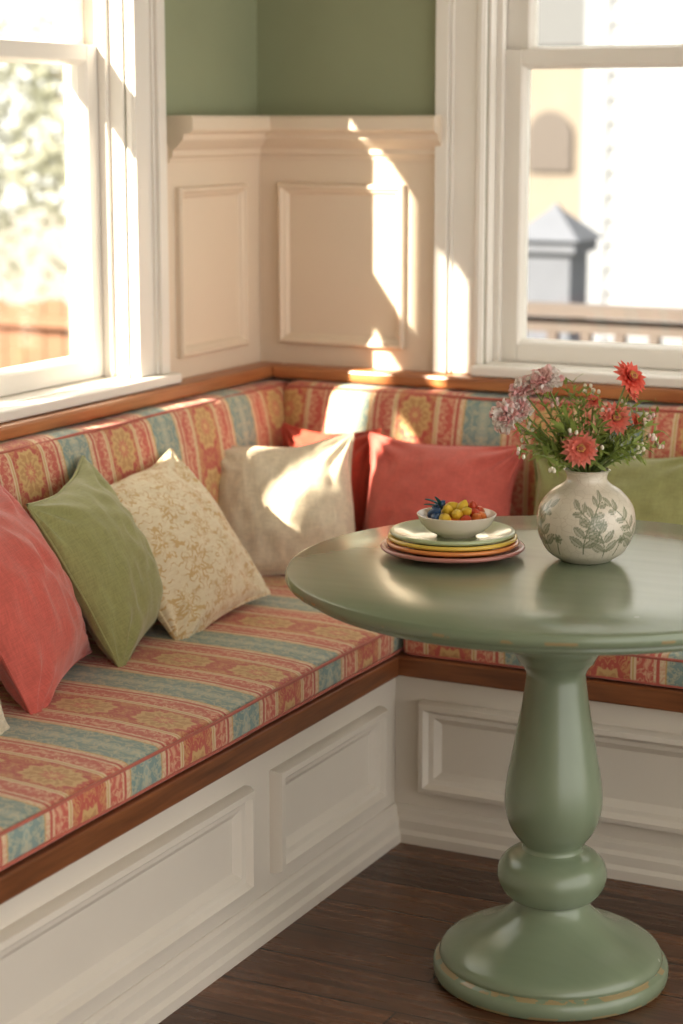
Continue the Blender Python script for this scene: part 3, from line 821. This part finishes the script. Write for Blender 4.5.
b.box(-1.1, 4.0, ry-0.06, ry+0.06, 0.80, 0.84); b.box(-1.1, 4.0, ry-0.02, ry+0.02, 0.74, 0.79); b.box(-1.1, 4.0, ry-0.02, ry+0.02, 0.06, 0.11)
for i in range(40): x = -1.05+i*0.128; b.box(x-0.018, x+0.018, ry-0.018, ry+0.018, 0.10, 0.75)
for x in (-1.05, 0.75, 2.4, 3.95): b.box(x-0.05, x+0.05, ry-0.05, ry+0.05, GZ, 0.90)
b.build('rail', [dm], parent=dr)
b = MB(); b.box(-1.2, 4.1, 0.62, 2.6, -0.12, -0.05)
for x in (-1.1, 0.7, 4.0):
    for y in (0.7, 2.5): b.box(x-0.05, x+0.05, y-0.05, y+0.05, GZ, -0.12)
b.build('deck_boards', [dm], parent=dr)
fe = empty('cedar_fence'); b = MB()
for i in range(50):
    x = -9.5+i*0.135; y = 5.2+i*0.0075
    b.box(x-0.066, x+0.066, y-0.012, y+0.012, GZ, 0.44+0.02*math.sin(i*1.7))
b.box(-9.5, -2.9, 5.40, 5.48, 0.3, 0.36)
b.build('fence_boards', [simple('cedar_boards', S(128, 92, 72), 0.8, 0.12, 6)], parent=fe)
def tree(name, c, rad, nleaf, seed, lcol):
    e = empty(name, c); rg = random.Random(seed); b = MB()
    b.tube([(0, 0, 0), (0.05, 0.02, 1.0), (-0.03, 0.05, 2.0), (0.05, 0, 3.2)], [0.13, 0.1, 0.08, 0.03], 10)
    for k in range(8):
        a = k*0.8; z = 1.3+k*0.2; b.tube([(0, 0, z), (math.cos(a)*.5, math.sin(a)*.5, z+.35), (math.cos(a)*1.0, math.sin(a)*1.0, z+.5)], [.05, .03, .012], 6)
    b.build('trunk', [simple(name+'_bark', S(120, 110, 98), 0.9)], parent=e, smooth=True)
    b = MB()
    cl = [(Vector((rg.uniform(-1, 1)*rad*.7, rg.uniform(-1, 1)*rad*.7, 2.3+rg.uniform(-1, 1)*rad*.7)), rg.uniform(.35, .6)*rad) for _ in range(12)]
    for i in range(nleaf):
        cc, cr_ = rg.choice(cl); v = Vector([rg.gauss(0, 1) for _ in range(3)]).normalized()*cr_*rg.random()**.4
        p = cc+v; a = Vector([rg.uniform(-1, 1) for _ in range(3)]).normalized()*0.07; q = a.cross(Vector([rg.uniform(-1, 1) for _ in range(3)])).normalized()*0.035
        b.add([p-a, p+q, p+a, p-q], [(0, 1, 2, 3)])
    b.build('foliage', [petalmat(name+'_leaves', lcol)], parent=e)
tree('maple_tree', (-8.6, 8.6, GZ), 1.6, 5000, 3, S(180, 182, 168))
tree('maple_tree', (-6.2, 9.6, GZ), 1.3, 3500, 4, S(184, 186, 172))
tree('maple_tree', (-10.5, 10.6, GZ), 1.9, 5000, 8, S(174, 176, 162))
# unseen post added on the sunny side (its shadow splits the sun patch)
b = MB(); PXo = -0.818
b.box(PXo-.04, PXo+.04, -2.575, -2.495, GZ, 3.8); b.box(PXo-.07, PXo+.07, -2.605, -2.465, GZ, GZ+0.2)
b.build('sun_blocker_post', [sid], bevel=0.01)

# ------------------------------------------------------------------ light
sun = bpy.data.lights.new('sun', 'SUN'); so = bpy.data.objects.new('sun', sun); scene.collection.objects.link(so)
d = Vector((0.51, 1.0, -0.70)).normalized()
so.rotation_euler = d.to_track_quat('-Z', 'Y').to_euler(); so.location = (-4, -6, 5)
sun.energy = 18; sun.color = (1.0, 0.88, 0.72); sun.angle = R(0.9)
w = bpy.data.worlds.new('world'); scene.world = w; w.use_nodes = True
bg = w.node_tree.nodes['Background']; bg.inputs[0].default_value = (1.0, 0.965, 0.915, 1); bg.inputs[1].default_value = 1.9

# ------------------------------------------------------------------ camera
cam = bpy.data.cameras.new('camera'); co = bpy.data.objects.new('camera', cam); scene.collection.objects.link(co)
co.location = (2.429, -4.432, 1.5); co.rotation_euler = (R(90-10.98), 0, R(26.4))
cam.sensor_fit = 'VERTICAL'; cam.sensor_height = 36; cam.sensor_width = 24; cam.lens = 2030/1024*36
cam.dof.use_dof = True; cam.dof.focus_distance = 3.62; cam.dof.aperture_fstop = 2.8
scene.camera = co
scene.view_settings.view_transform = 'Standard'
scene.view_settings.look = 'None'
scene.view_settings.exposure = 0.45
scene.view_settings.gamma = 0.92
